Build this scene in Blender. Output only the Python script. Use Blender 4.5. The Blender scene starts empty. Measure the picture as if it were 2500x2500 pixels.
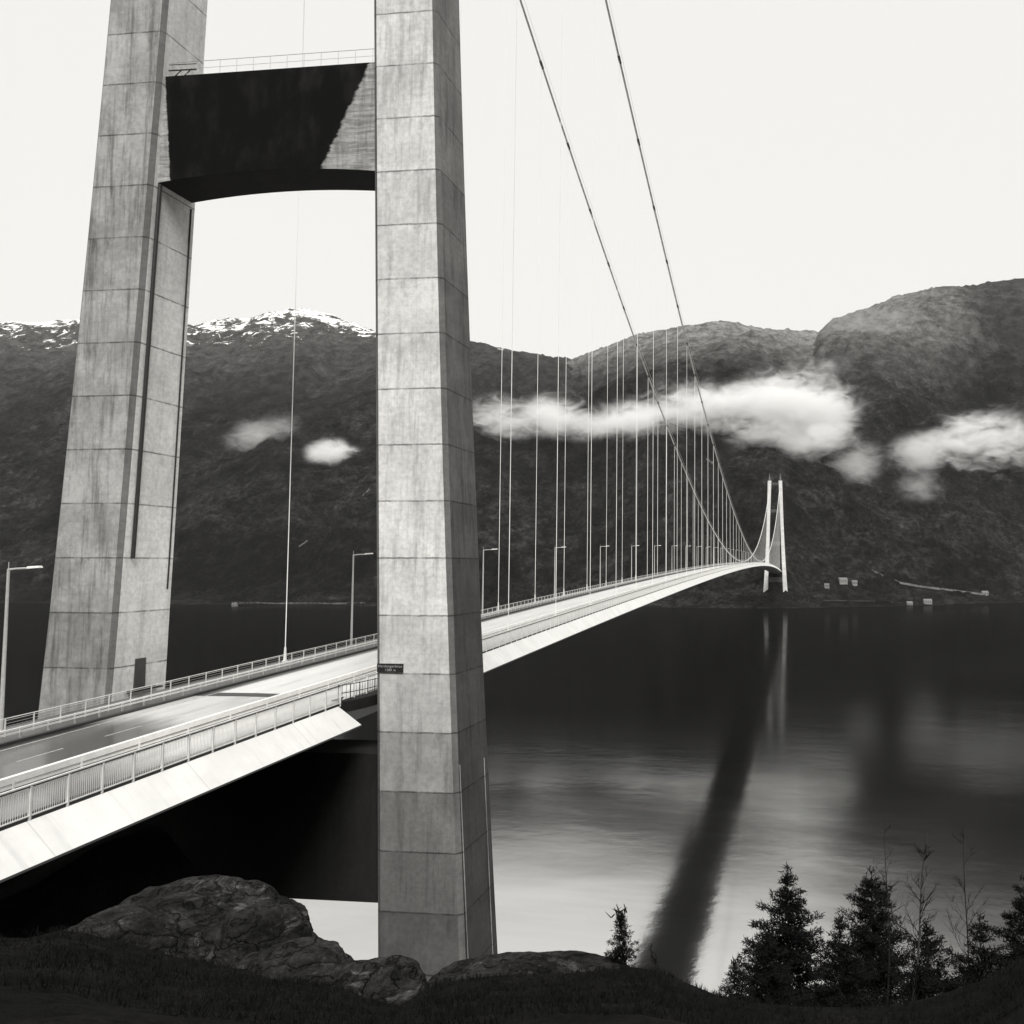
import bpy, bmesh, math, random
import numpy as np
from mathutils import Vector, Matrix, noise

# ------------------------------------------------------------------ camera, sky, sun, exposure
scene = bpy.context.scene
COL = scene.collection
CAM = Vector((-65.29, -40.0, 60.38))
FWD = Vector((0.9902688, 0.1232411, 0.0646471)).normalized()
RGT = Vector((0.1234026, -0.9923556, 0.0015046)).normalized()
UPV = RGT.cross(FWD).normalized()
FPX, PX, PY = 2247.27, 1678.6, 1233.36            # focal length and lens centre for a 2500 px wide frame

cd = bpy.data.cameras.new("camera")
cd.sensor_width = 36.0
cd.lens = FPX / 2500 * 36.0
cd.shift_x = (1250 - PX) / 2500
cd.shift_y = (PY - 1250) / 2500
cd.clip_start = 0.2
cd.clip_end = 30000
cam = bpy.data.objects.new("camera", cd)
m3 = Matrix((RGT, UPV, -FWD)).transposed()
cam.matrix_world = Matrix.Translation(CAM) @ m3.to_4x4()
COL.objects.link(cam)
scene.camera = cam

SUN_EL, SUN_AZ = math.radians(52), math.radians(197)      # azimuth measured from +X towards +Y
world = bpy.data.worlds.new("World")
scene.world = world
world.use_nodes = True
wn, wl = world.node_tree.nodes, world.node_tree.links
wn.clear()
wout = wn.new("ShaderNodeOutputWorld")
wbg = wn.new("ShaderNodeBackground")
wbg.inputs["Strength"].default_value = 0.1
sky = wn.new("ShaderNodeTexSky")
sky.sky_type = 'NISHITA'
sky.sun_disc = False
sky.sun_elevation = SUN_EL
sky.sun_rotation = math.radians(90) - SUN_AZ
sky.dust_density = 4.0
bw = wn.new("ShaderNodeRGBToBW")
mx = wn.new("ShaderNodeMixRGB")
mx.inputs[0].default_value = 0.88
mx.inputs[2].default_value = (10.0, 9.9, 9.55, 1)
wl.new(sky.outputs[0], bw.inputs[0])
wl.new(bw.outputs[0], mx.inputs[1])
wl.new(mx.outputs[0], wbg.inputs[0])
wl.new(wbg.outputs[0], wout.inputs[0])

sd = bpy.data.lights.new("sun", 'SUN')
sd.energy = 4.4
sd.angle = math.radians(30)
sd.color = (1.0, 0.985, 0.955)
sun = bpy.data.objects.new("sun", sd)
sdir = Vector((math.cos(SUN_AZ) * math.cos(SUN_EL), math.sin(SUN_AZ) * math.cos(SUN_EL), math.sin(SUN_EL)))
sun.rotation_euler = sdir.to_track_quat('Z', 'Y').to_euler()
sun.location = (-60, 0, 300)
COL.objects.link(sun)

scene.view_settings.view_transform = 'Standard'
scene.view_settings.look = 'None'
scene.view_settings.exposure = 0.0
scene.view_settings.gamma = 1.0
scene.cycles.max_bounces = 8
scene.cycles.volume_bounces = 6
scene.cycles.volume_max_steps = 256
try:
    scene.cycles.use_denoising = True
except Exception:
    pass

# ------------------------------------------------------------------ helpers
def tag(o, label=None, cat=None, group=None, kind=None):
    if label: o["label"] = label
    if cat: o["category"] = cat
    if group: o["group"] = group
    if kind: o["kind"] = kind
    return o

def empty(name, loc=(0, 0, 0)):
    o = bpy.data.objects.new(name, None)
    o.location = loc
    COL.objects.link(o)
    return o

class MB:
    """collects verts and faces, built as ONE mesh object"""
    def __init__(s):
        s.v, s.f, s.mi = [], [], []
    def add(s, vs, fs, mi=0):
        k = len(s.v)
        s.v += [tuple(a) for a in vs]
        s.f += [tuple(i + k for i in f) for f in fs]
        s.mi += [mi] * len(fs)
    def box(s, x0, x1, y0, y1, z0, z1, mi=0):
        s.add([(x0, y0, z0), (x1, y0, z0), (x1, y1, z0), (x0, y1, z0), (x0, y0, z1), (x1, y0, z1), (x1, y1, z1), (x0, y1, z1)],
              [(0, 3, 2, 1), (4, 5, 6, 7), (0, 1, 5, 4), (1, 2, 6, 5), (2, 3, 7, 6), (3, 0, 4, 7)], mi)
    def tube(s, pts, rad, n=8, mi=0, cap=True):
        pts = [Vector(p) for p in pts]
        rads = rad if isinstance(rad, (list, tuple)) else [rad] * len(pts)
        k = len(s.v)
        ref = None
        for i, p in enumerate(pts):
            a = pts[max(i - 1, 0)]; b = pts[min(i + 1, len(pts) - 1)]
            t = (b - a).normalized()
            if ref is None:
                ref = t.orthogonal().normalized()
            u = (ref - t * ref.dot(t)).normalized()
            ref = u
            w = t.cross(u)
            for j in range(n):
                an = 2 * math.pi * j / n
                s.v.append(tuple(p + (u * math.cos(an) + w * math.sin(an)) * rads[i]))
        for i in range(len(pts) - 1):
            for j in range(n):
                j2 = (j + 1) % n
                s.f.append((k + i * n + j, k + i * n + j2, k + (i + 1) * n + j2, k + (i + 1) * n + j))
                s.mi.append(mi)
        if cap:
            s.f.append(tuple(k + j for j in range(n))[::-1]); s.mi.append(mi)
            s.f.append(tuple(k + (len(pts) - 1) * n + j for j in range(n))); s.mi.append(mi)
    def sweep(s, xs, prof, zf, mi=0, closed=True, caps=True):
        """sweep a (y, dz) profile along X at height zf(X)"""
        k = len(s.v); n = len(prof)
        for x in xs:
            z0 = zf(x)
            for (y, dz) in prof:
                s.v.append((x, y, z0 + dz))
        m = n if closed else n - 1
        for i in range(len(xs) - 1):
            for j in range(m):
                j2 = (j + 1) % n
                s.f.append((k + i * n + j, k + (i + 1) * n + j, k + (i + 1) * n + j2, k + i * n + j2)); s.mi.append(mi)
        if closed and caps:
            s.f.append(tuple(k + j for j in range(n))); s.mi.append(mi)
            s.f.append(tuple(k + (len(xs) - 1) * n + j for j in range(n))[::-1]); s.mi.append(mi)
    def build(s, name, mats, parent=None, smooth=False, loc=None):
        me = bpy.data.meshes.new(name)
        vs = s.v
        if loc is not None:
            vs = [(a[0] - loc[0], a[1] - loc[1], a[2] - loc[2]) for a in vs]
        me.from_pydata(vs, [], s.f)
        if not isinstance(mats, (list, tuple)): mats = [mats]
        for m in mats: me.materials.append(m)
        me.polygons.foreach_set("material_index", s.mi)
        if smooth: me.polygons.foreach_set("use_smooth", [True] * len(s.f))
        me.update()
        o = bpy.data.objects.new(name, me)
        COL.objects.link(o)
        if loc is not None: o.location = loc
        if parent is not None: o.parent = parent
        return o

def copy_tree(o, parent=None):
    c = o.copy(); COL.objects.link(c); c.parent = parent
    for ch in o.children: copy_tree(ch, c)
    return c

def grey(v, w=0.0):
    return (v * (1 + w), v, v * (1 - w * 1.6), 1)

# ---- node helper
class NT:
    def __init__(s, name):
        s.m = bpy.data.materials.new(name); s.m.use_nodes = True
        s.t = s.m.node_tree; s.n = s.t.nodes; s.l = s.t.links
        s.b = s.n["Principled BSDF"]; s.out = s.n["Material Output"]
        s.tc = s.n.new("ShaderNodeTexCoord")
        s.geo = s.n.new("ShaderNodeNewGeometry")
    def link(s, a, b): s.l.new(a, b)
    def mapping(s, scale=(1, 1, 1), src=None, loc=(0, 0, 0)):
        m = s.n.new("ShaderNodeMapping"); m.inputs["Scale"].default_value = scale; m.inputs["Location"].default_value = loc
        s.link(src or s.geo.outputs["Position"], m.inputs[0]); return m.outputs[0]
    def noise(s, scale, detail=5, rough=.55, vec=None, out="Fac", dist=0.0):
        x = s.n.new("ShaderNodeTexNoise"); x.inputs["Scale"].default_value = scale
        x.inputs["Detail"].default_value = detail; x.inputs["Roughness"].default_value = rough
        x.inputs["Distortion"].default_value = dist
        s.link(vec or s.geo.outputs["Position"], x.inputs["Vector"]); return x.outputs[out]
    def math(s, op, a, b=None, c=None, clamp=False):
        x = s.n.new("ShaderNodeMath"); x.operation = op; x.use_clamp = clamp
        for i, v in enumerate((a, b, c)):
            if v is None: continue
            if isinstance(v, (int, float)): x.inputs[i].default_value = v
            else: s.link(v, x.inputs[i])
        return x.outputs[0]
    def ramp(s, fac, lo, hi, a=0.0, b=1.0, smooth=True):
        x = s.n.new("ShaderNodeMapRange"); x.interpolation_type = 'SMOOTHSTEP' if smooth else 'LINEAR'
        s.link(fac, x.inputs[0])
        for i, v in zip((1, 2, 3, 4), (lo, hi, a, b)): x.inputs[i].default_value = v
        return x.outputs[0]
    def sep(s, v=None):
        x = s.n.new("ShaderNodeSeparateXYZ"); s.link(v or s.geo.outputs["Position"], x.inputs[0]); return x.outputs
    def tint(s, val, warm=(1.0, .99, .965)):
        x = s.n.new("ShaderNodeCombineXYZ")
        for i in range(3): s.link(s.math('MULTIPLY', val, warm[i]), x.inputs[i])
        return x.outputs[0]
    def base(s, val): s.link(s.tint(val), s.b.inputs["Base Color"])
    def bump(s, h, strength=.4, dist=.05):
        x = s.n.new("ShaderNodeBump"); x.inputs["Strength"].default_value = strength; x.inputs["Distance"].default_value = dist
        s.link(h, x.inputs["Height"]); s.link(x.outputs[0], s.b.inputs["Normal"]); return x

LIFT, ZJ = 4.044, 36.568

def concrete(name, base, stain=.5, beam_black=False, joints=True, shaded_lifts=None):
    t = NT(name)
    P = t.sep()
    big = t.noise(.28, 5, .68, dist=.4)
    fine = t.noise(3.0, 5, .65)
    streak = t.noise(1.0, 5, .7, vec=t.mapping((1.3, 1.3, .10)))
    streak2 = t.noise(1.0, 4, .7, vec=t.mapping((3.2, 3.2, .22), loc=(7, 3, 1)))
    val = t.math('MULTIPLY', t.ramp(big, .36, .66, 1 - .24 * stain, 1.08), t.ramp(fine, .3, .7, .86, 1.10))
    val = t.math('MULTIPLY', val, t.ramp(streak, .48, .70, 1.0, 1 - .45 * stain))
    val = t.math('MULTIPLY', val, t.ramp(streak2, .52, .72, 1.0, 1 - .25 * stain))
    if joints:
        wob = t.math('MULTIPLY', t.math('SUBTRACT', t.noise(2.0, 3, .6), .5), .09)
        zz = t.math('DIVIDE', t.math('ADD', t.math('SUBTRACT', P[2], ZJ), wob), LIFT)
        fr = t.math('FRACT', zz)
        cell = t.math('FLOOR', zz)
        wn_ = t.n.new("ShaderNodeTexWhiteNoise"); wn_.noise_dimensions = '1D'; t.link(cell, wn_.inputs["W"])
        val = t.math('MULTIPLY', val, t.ramp(wn_.outputs["Value"], 0, 1, .93, 1.06, False))
        # dark cold joint, and damp marks hanging below it
        dj = t.math('MINIMUM', fr, t.math('SUBTRACT', 1.0, fr))
        jn = t.ramp(t.noise(.9, 3, .6), .3, .62, .3, .95)
        line = t.math('MULTIPLY', t.ramp(dj, .006, .022, 1.0, 0.0), jn)
        val = t.math('MULTIPLY', val, t.math('SUBTRACT', 1.0, t.math('MULTIPLY', line, .72)))
        drip = t.math('MULTIPLY', t.ramp(fr, .55, 1.0, 0, 1), t.ramp(t.noise(1.0, 5, .7, vec=t.mapping((1.1, 1.1, .35), loc=(3, 9, 2))), .5, .72))
        val = t.math('MULTIPLY', val, t.math('SUBTRACT', 1.0, t.math('MULTIPLY', drip, .5 * stain)))
        # faint board marks
        bd = t.math('FRACT', t.math('MULTIPLY', zz, 6.0))
        bl = t.ramp(t.math('MINIMUM', bd, t.math('SUBTRACT', 1.0, bd)), .02, .07, .95, 1.0)
        val = t.math('MULTIPLY', val, bl)
    val = t.math('MULTIPLY', val, base)
    if beam_black:
        # black area over the beam face; it leaves a ragged wedge pale on one side and a sliver on the other
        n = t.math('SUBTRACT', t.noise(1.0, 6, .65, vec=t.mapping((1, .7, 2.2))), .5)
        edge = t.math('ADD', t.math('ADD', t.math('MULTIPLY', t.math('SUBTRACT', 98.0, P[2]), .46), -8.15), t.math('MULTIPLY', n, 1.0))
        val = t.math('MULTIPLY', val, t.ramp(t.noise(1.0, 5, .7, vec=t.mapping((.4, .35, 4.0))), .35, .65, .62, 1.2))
        black_r = t.ramp(t.math('SUBTRACT', P[1], edge), -.12, .18)
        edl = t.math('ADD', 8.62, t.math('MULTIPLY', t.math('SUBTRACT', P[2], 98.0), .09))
        black_l = t.ramp(t.math('ADD', t.math('SUBTRACT', edl, P[1]), t.math('MULTIPLY', n, .3)), -.03, .1)
        wet = t.math('MULTIPLY', black_r, black_l)  # weight of the black area between its two edges
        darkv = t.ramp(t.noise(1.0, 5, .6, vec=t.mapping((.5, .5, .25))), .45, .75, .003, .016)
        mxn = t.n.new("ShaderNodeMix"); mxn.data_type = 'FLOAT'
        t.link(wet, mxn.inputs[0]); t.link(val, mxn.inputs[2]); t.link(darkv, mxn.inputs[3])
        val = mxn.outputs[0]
    if shaded_lifts:
        # lower pours: some damp, plus shade put into the colour, stepped at joints
        for lim, f in shaded_lifts:
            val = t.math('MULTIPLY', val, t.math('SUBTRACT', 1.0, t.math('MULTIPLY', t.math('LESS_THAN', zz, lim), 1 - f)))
    t.base(val)
    t.b.inputs["Roughness"].default_value = .85
    t.b.inputs["Specular IOR Level"].default_value = .12 if (beam_black or base < .05) else .4
    t.bump(fine, .25, .03)
    return t.m

def plain(name, v, rough=.5, metal=0.0, var=.12, scale=2.0, spec=None):
    t = NT(name)
    n = t.noise(scale, 5, .6)
    t.base(t.math('MULTIPLY', t.ramp(n, .3, .7, 1 - var, 1 + var), v))
    t.b.inputs["Roughness"].default_value = rough
    t.b.inputs["Metallic"].default_value = metal
    if v < .1 and rough > .7: t.b.inputs["Specular IOR Level"].default_value = .08
    return t.m

M = {}
M['conc_near'] = concrete("concrete pale", .70, .65, shaded_lifts=((5, .88), (4, .70), (3, .68), (2, .66), (1, .70), (0, .75)))
M['conc_side'] = concrete("concrete shaded side", .22, 1.0, shaded_lifts=((13, .85), (11, .8), (7, .72), (6, .78), (3, .8)))  # shade on the right side face put into the base colour
M['conc_left'] = concrete("concrete stained", .42, 1.15, shaded_lifts=((14.5, 1.0), (7, .88), (5, .82)))
M['conc_inner'] = concrete("concrete lit inner", .78, .4)  # inner faces lighter: light off road and sky put into the colour
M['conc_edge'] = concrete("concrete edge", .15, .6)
M['conc_beam'] = concrete("concrete with black face", .42, .8, beam_black=True, joints=False)
M['conc_under'] = concrete("shaded soffit concrete", .02, .4, joints=False)  # shade on undersides put into a near-black colour
M['conc_low'] = concrete("shaded lower concrete", .02, .4, joints=False)  # shade beneath the deck put into the lower beam's colour
M['conc_far'] = concrete("far tower concrete", .62, .3)
M['steel_white'] = plain("white painted steel", .68, .35, 0, .07, .35)
def girder_paint():
    t = NT("weathered white girder paint")
    P = t.sep()
    fx = t.math('FRACT', t.math('DIVIDE', P[0], 10.0))
    seam = t.ramp(t.math('MINIMUM', fx, t.math('SUBTRACT', 1.0, fx)), .0015, .006, .80, 1.0)
    drip = t.ramp(t.noise(1.0, 5, .65, vec=t.mapping((1.6, .12, .12))), .5, .72, 1.0, .86)
    blot = t.ramp(t.noise(.35, 5, .65), .35, .68, .92, 1.04)
    t.base(t.math('MULTIPLY', t.math('MULTIPLY', t.math('MULTIPLY', drip, blot), seam), .70))
    t.b.inputs["Roughness"].default_value = .4
    return t.m
M['steel_white'] = girder_paint()
M['steel_side'] = plain("pale grey painted steel", .62, .45, 0, .05, 1.3)
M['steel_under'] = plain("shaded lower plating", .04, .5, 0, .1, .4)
M['galv'] = plain("galvanised steel", .62, .32, .35, .1, 3)
M['rail'] = plain("galvanised rail", .80, .35, .1, .08, 2)
M['bars'] = plain("fence bars", .85, .4, .3, .1, 2)
M['darksteel'] = plain("dark steel", .035, .5, .3)
M['cable'] = plain("wrapped cable", .7, .5, .1, .15, .8)
M['hanger'] = plain("pale hanger steel", .95, .7, 0, .05, .5)
M['door'] = plain("dark door paint", .05, .5)
M['signblack'] = plain("black sign plate", .012, .4)
M['signtext'] = plain("sign lettering", .35, .5)
M['bark'] = plain("bark", .02, .9, 0, .35, 6)
M['birch'] = plain("pale birch bark", .045, .8, 0, .4, 8)
M['needles'] = plain("pine needles", .007, .8, 0, .4, 3)
M['shrub'] = plain("dry shrub twigs", .006, .9, 0, .4, 5)
M['house'] = plain("white house paint", .2, .7)
M['roof'] = plain("house roof", .12, .7)
M['lamphead'] = plain("lamp housing", .75, .4)
M['marking'] = plain("road paint", .38, .5, 0, .2, 4)

def wet_asphalt():
    t = NT("wet asphalt")
    n = t.noise(1.0, 5, .6, vec=t.mapping((.05, .55, 1)))
    f = t.noise(18, 4, .7)
    t.base(t.math('MULTIPLY', t.ramp(n, .3, .7, .05, .09), t.ramp(f, .3, .7, .8, 1.25)))
    t.link(t.ramp(n, .3, .7, .10, .26), t.b.inputs["Roughness"])
    t.b.inputs["IOR"].default_value = 1.5
    t.b.inputs["Coat Weight"].default_value = 1.0
    t.b.inputs["Coat Roughness"].default_value = .07
    t.b.inputs["Coat IOR"].default_value = 1.6
    t.bump(f, .06, .01)
    return t.m
M['asphalt'] = wet_asphalt()
def bridge_surface():
    t = NT("pale wet bridge surfacing")
    n = t.noise(1.0, 5, .6, vec=t.mapping((.04, .5, 1)))
    f = t.noise(14, 4, .7)
    t.base(t.math('MULTIPLY', t.ramp(n, .3, .7, .60, .74), t.ramp(f, .3, .7, .92, 1.08)))  # sky sheen on the wet road put into the pale base
    t.b.inputs["Roughness"].default_value = .38
    t.b.inputs["Coat Weight"].default_value = .6
    t.b.inputs["Coat Roughness"].default_value = .25
    return t.m
M['surfacing'] = bridge_surface()
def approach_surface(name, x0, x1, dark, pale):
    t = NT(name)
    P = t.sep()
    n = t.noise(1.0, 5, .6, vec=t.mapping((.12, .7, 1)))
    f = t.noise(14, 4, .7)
    k = t.ramp(t.math('ADD', t.math('ADD', P[0], t.math('MULTIPLY', P[1], -.25)), t.math('MULTIPLY', t.math('SUBTRACT', n, .5), 5.0)), x0, x1)  # leg reflection put in as the dark end, sky sheen as the pale
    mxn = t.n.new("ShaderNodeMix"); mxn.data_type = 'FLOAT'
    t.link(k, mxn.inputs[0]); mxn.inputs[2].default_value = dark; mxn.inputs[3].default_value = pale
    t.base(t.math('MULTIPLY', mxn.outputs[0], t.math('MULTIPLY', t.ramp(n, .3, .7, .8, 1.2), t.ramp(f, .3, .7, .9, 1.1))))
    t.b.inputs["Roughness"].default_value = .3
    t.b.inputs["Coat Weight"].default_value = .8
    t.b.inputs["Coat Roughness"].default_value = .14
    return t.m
M['asphalt'] = approach_surface("approach asphalt painted reflection", -14.5, -9.0, .028, .62)
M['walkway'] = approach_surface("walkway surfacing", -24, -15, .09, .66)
M['shoulder'] = plain("dark gutter asphalt", .07, .35, 0, .3, .8)

def water_mat():
    t = NT("fjord water")
    t.b.inputs["Base Color"].default_value = (.004, .004, .0038, 1)
    t.b.inputs["Specular IOR Level"].default_value = 0.0
    t.b.inputs["Roughness"].default_value = .5
    a = t.noise(1.0, 3, .55, vec=t.mapping((.05, .03, 1)))
    b = t.noise(1.0, 4, .6, vec=t.mapping((.30, .24, 1)))
    c = t.noise(1.0, 5, .6, vec=t.mapping((.012, .0035, 1)), dist=.8)
    h = t.math('ADD', t.math('MULTIPLY', a, 1.0), t.math('MULTIPLY', b, .28))
    ro = t.ramp(c, .35, .65, .08, .12)
    bp = t.bump(h, .16, .5)
    g = t.n.new("ShaderNodeBsdfGlossy"); g.inputs["Color"].default_value = (1, 1, .99, 1)
    t.link(ro, g.inputs["Roughness"]); t.link(bp.outputs[0], g.inputs["Normal"])
    ms = t.n.new("ShaderNodeMixShader")
    # sky mirroring painted by position: strong near the bank, dull further out and right
    W = t.sep()
    w1 = t.noise(1.0, 5, .6, vec=t.mapping((.016, .006, 1), loc=(4, 2, 0)), dist=1.0)
    wx = t.math('ADD', t.math('ADD', W[0], t.math('MULTIPLY', t.math('MINIMUM', t.math('ADD', W[1], 38.0), 0.0), -4.0)), t.math('MULTIPLY', t.math('SUBTRACT', w1, .5), 200.0))
    mirror_amt = t.ramp(wx, 40, 235, .70, .17)
    t.link(t.math('MULTIPLY', mirror_amt, t.ramp(c, .35, .65, 1.06, .88)), ms.inputs[0])
    t.link(t.b.outputs[0], ms.inputs[1]); t.link(g.outputs[0], ms.inputs[2]); t.link(ms.outputs[0], t.out.inputs["Surface"])
    return t.m
M['water'] = water_mat()

def ground_mat(name, lo, hi, moss=.5):
    t = NT(name)
    n = t.noise(.6, 6, .65); f = t.noise(7, 6, .7); g = t.noise(28, 4, .7)
    v = t.math('MULTIPLY', t.ramp(n, .3, .72, lo, hi), t.ramp(f, .3, .7, .45, 1.6))
    v = t.math('MULTIPLY', v, t.ramp(g, .3, .7, .7, 1.3))
    t.base(v); t.b.inputs["Roughness"].default_value = .95
    t.b.inputs["Specular IOR Level"].default_value = .05
    t.bump(t.math('ADD', f, t.math('MULTIPLY', g, .5)), .8, .08)
    return t.m
M['ground'] = ground_mat("heath ground", .003, .009)

def rock_mat():
    t = NT("lichened rock")
    n = t.noise(.9, 6, .65, dist=.6); f = t.noise(6, 6, .7)
    band = t.noise(1.0, 5, .6, vec=t.mapping((.5, .7, 3.0)), dist=.8)
    v = t.math('MULTIPLY', t.ramp(n, .32, .7, .007, .034), t.ramp(f, .3, .7, .45, 1.6))
    v = t.math('ADD', v, t.math('MULTIPLY', t.ramp(band, .58, .68), .07))
    vo = t.n.new("ShaderNodeTexVoronoi"); vo.feature = 'DISTANCE_TO_EDGE'; vo.inputs["Scale"].default_value = 1.0
    wv = t.n.new("ShaderNodeVectorMath"); wv.operation = 'ADD'
    nn = t.n.new("ShaderNodeTexNoise"); nn.inputs["Scale"].default_value = 1.6; nn.inputs["Detail"].default_value = 5
    t.link(t.geo.outputs["Position"], nn.inputs["Vector"])
    t.link(t.mapping((.75, .75, 1.9)), wv.inputs[0]); t.link(nn.outputs["Color"], wv.inputs[1]); t.link(wv.outputs[0], vo.inputs["Vector"])
    crack = t.ramp(vo.outputs["Distance"], .0, .035, .25, 1.0)
    v = t.math('MULTIPLY', v, crack)
    lich = t.ramp(t.noise(3.4, 6, .75, dist=.8), .60, .66, 0.0, .05)
    v = t.math('ADD', v, lich)
    t.base(v); t.b.inputs["Roughness"].default_value = .9
    t.b.inputs["Specular IOR Level"].default_value = .08
    t.bump(t.math('ADD', t.math('ADD', t.math('MULTIPLY', n, 2.0), f), t.math('MULTIPLY', crack, .6)), 1.0, .14)
    return t.m
M['rock'] = rock_mat()

def mountain_mat(name, lo, hi, snow_z=None, top_z=None, west=None):
    t = NT(name)
    P = t.sep()
    crown = t.n.new("ShaderNodeTexVoronoi"); crown.inputs["Scale"].default_value = .09
    t.link(t.geo.outputs["Position"], crown.inputs["Vector"])
    n = t.noise(.004, 8, .65, dist=.4)
    m_ = t.noise(.02, 7, .7)
    f = t.noise(.12, 4, .7)
    v = t.math('MULTIPLY', t.ramp(n, .38, .62, lo, hi), t.ramp(m_, .34, .66, .35, 1.8))
    v = t.math('MULTIPLY', v, t.ramp(f, .34, .66, .4, 1.7))
    v = t.math('MULTIPLY', v, t.ramp(t.noise(.05, 5, .7, dist=.5), .38, .62, .45, 1.7))
    v = t.math('MULTIPLY', v, t.ramp(crown.outputs["Distance"], 0, .9, 1.2, .6))
    # scattered bare rock slabs and scree
    rk = t.ramp(t.noise(1.0, 7, .68, vec=t.mapping((.010, .007, .018)), dist=.7), .60, .72)
    v = t.math('ADD', v, t.math('MULTIPLY', rk, .026))
    if top_z:
        hz = t.math('ADD', P[2], t.math('MULTIPLY', t.math('SUBTRACT', m_, .5), 260.0))
        tv = t.math('MULTIPLY', t.ramp(hz, top_z[0], top_z[1]), top_z[2])  # haze over the upper slopes put into the colour as paleness
        if west:   # painted haze on one shoulder only, darker beyond
            yy = t.math('ADD', P[1], t.math('MULTIPLY', t.math('SUBTRACT', n, .5), 500.0))
            tv = t.math('MULTIPLY', tv, t.ramp(yy, west[0], west[1], .22, 1.0))
        tv = t.math('MULTIPLY', tv, t.ramp(t.noise(.035, 6, .75), .35, .65, .45, 1.35))
        v = t.math('ADD', v, tv)
    if snow_z:
        sn = t.noise(1.0, 8, .72, vec=t.mapping((.012, .02, .035)), dist=.9)
        hz = t.math('ADD', P[2], t.math('MULTIPLY', t.math('SUBTRACT', sn, .5), 1150.0))
        s = t.ramp(hz, snow_z[0], snow_z[1])
        mxn = t.n.new("ShaderNodeMix"); mxn.data_type = 'FLOAT'
        t.link(s, mxn.inputs[0]); t.link(v, mxn.inputs[2]); mxn.inputs[3].default_value = .92
        v = mxn.outputs[0]
    t.base(v); t.b.inputs["Roughness"].default_value = 1.0
    t.b.inputs["Specular IOR Level"].default_value = .05
    t.bump(t.math('ADD', f, t.math('MULTIPLY', m_, 2.0)), .8, 6.0)
    return t.m
M['mtn_left'] = mountain_mat("forested slope left", .0025, .011, snow_z=(850, 930), top_z=(330, 900, .055))
M['mtn_mid'] = mountain_mat("forested slope middle", .003, .012, top_z=(470, 800, .17))
M['mtn_right'] = mountain_mat("forested slope right", .0025, .011, top_z=(420, 900, .14), west=(-620, -330))

# ------------------------------------------------------------------ geometry of the place
def deckz(x):
    t = (x - 665.99) / 656.43
    return 61.708 - 10.087 * t * t
def cabz(x):
    t = (x - 665.99) / 656.43
    return 63.226 + 118.43 * t * t
def leg_in(z): return 9.901 - .03538 * (z - 60)
def leg_out(z):
    if z > 150:
        return leg_out(150) - .026 * (z - 150)
    return 15.48 - .05666 * (z - 60) + 1.702e-4 * (z - 60) ** 2
def leg_dx(z): return 3.05 - .0120 * (z - 60) if z > 60 else 3.01 - .0172 * (z - 60)
SPAN = 1322.4
CX, CY, CZ = CAM

def camspace(x, y, z):
    d = Vector((x, y, z)) - CAM
    return d.dot(FWD), d.dot(RGT), d.dot(UPV)

# horizontal frame of the camera
FH = Vector((FWD.x, FWD.y, 0)).normalized()
RH = Vector((FH.y, -FH.x, 0))

def interp(x, pts):
    xs = [p[0] for p in pts]; ys = [p[1] for p in pts]
    return float(np.interp(x, xs, ys))

# ---- water: one sheet to the horizon
mb = MB()
mb.add([(-200, -9000, 0), (9000, -9000, 0), (9000, 9000, 0), (-200, 9000, 0)], [(0, 1, 2, 3)])
tag(mb.build('water', M['water']), 'dark fjord water mirroring the pale sky in patches', kind='structure')

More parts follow.
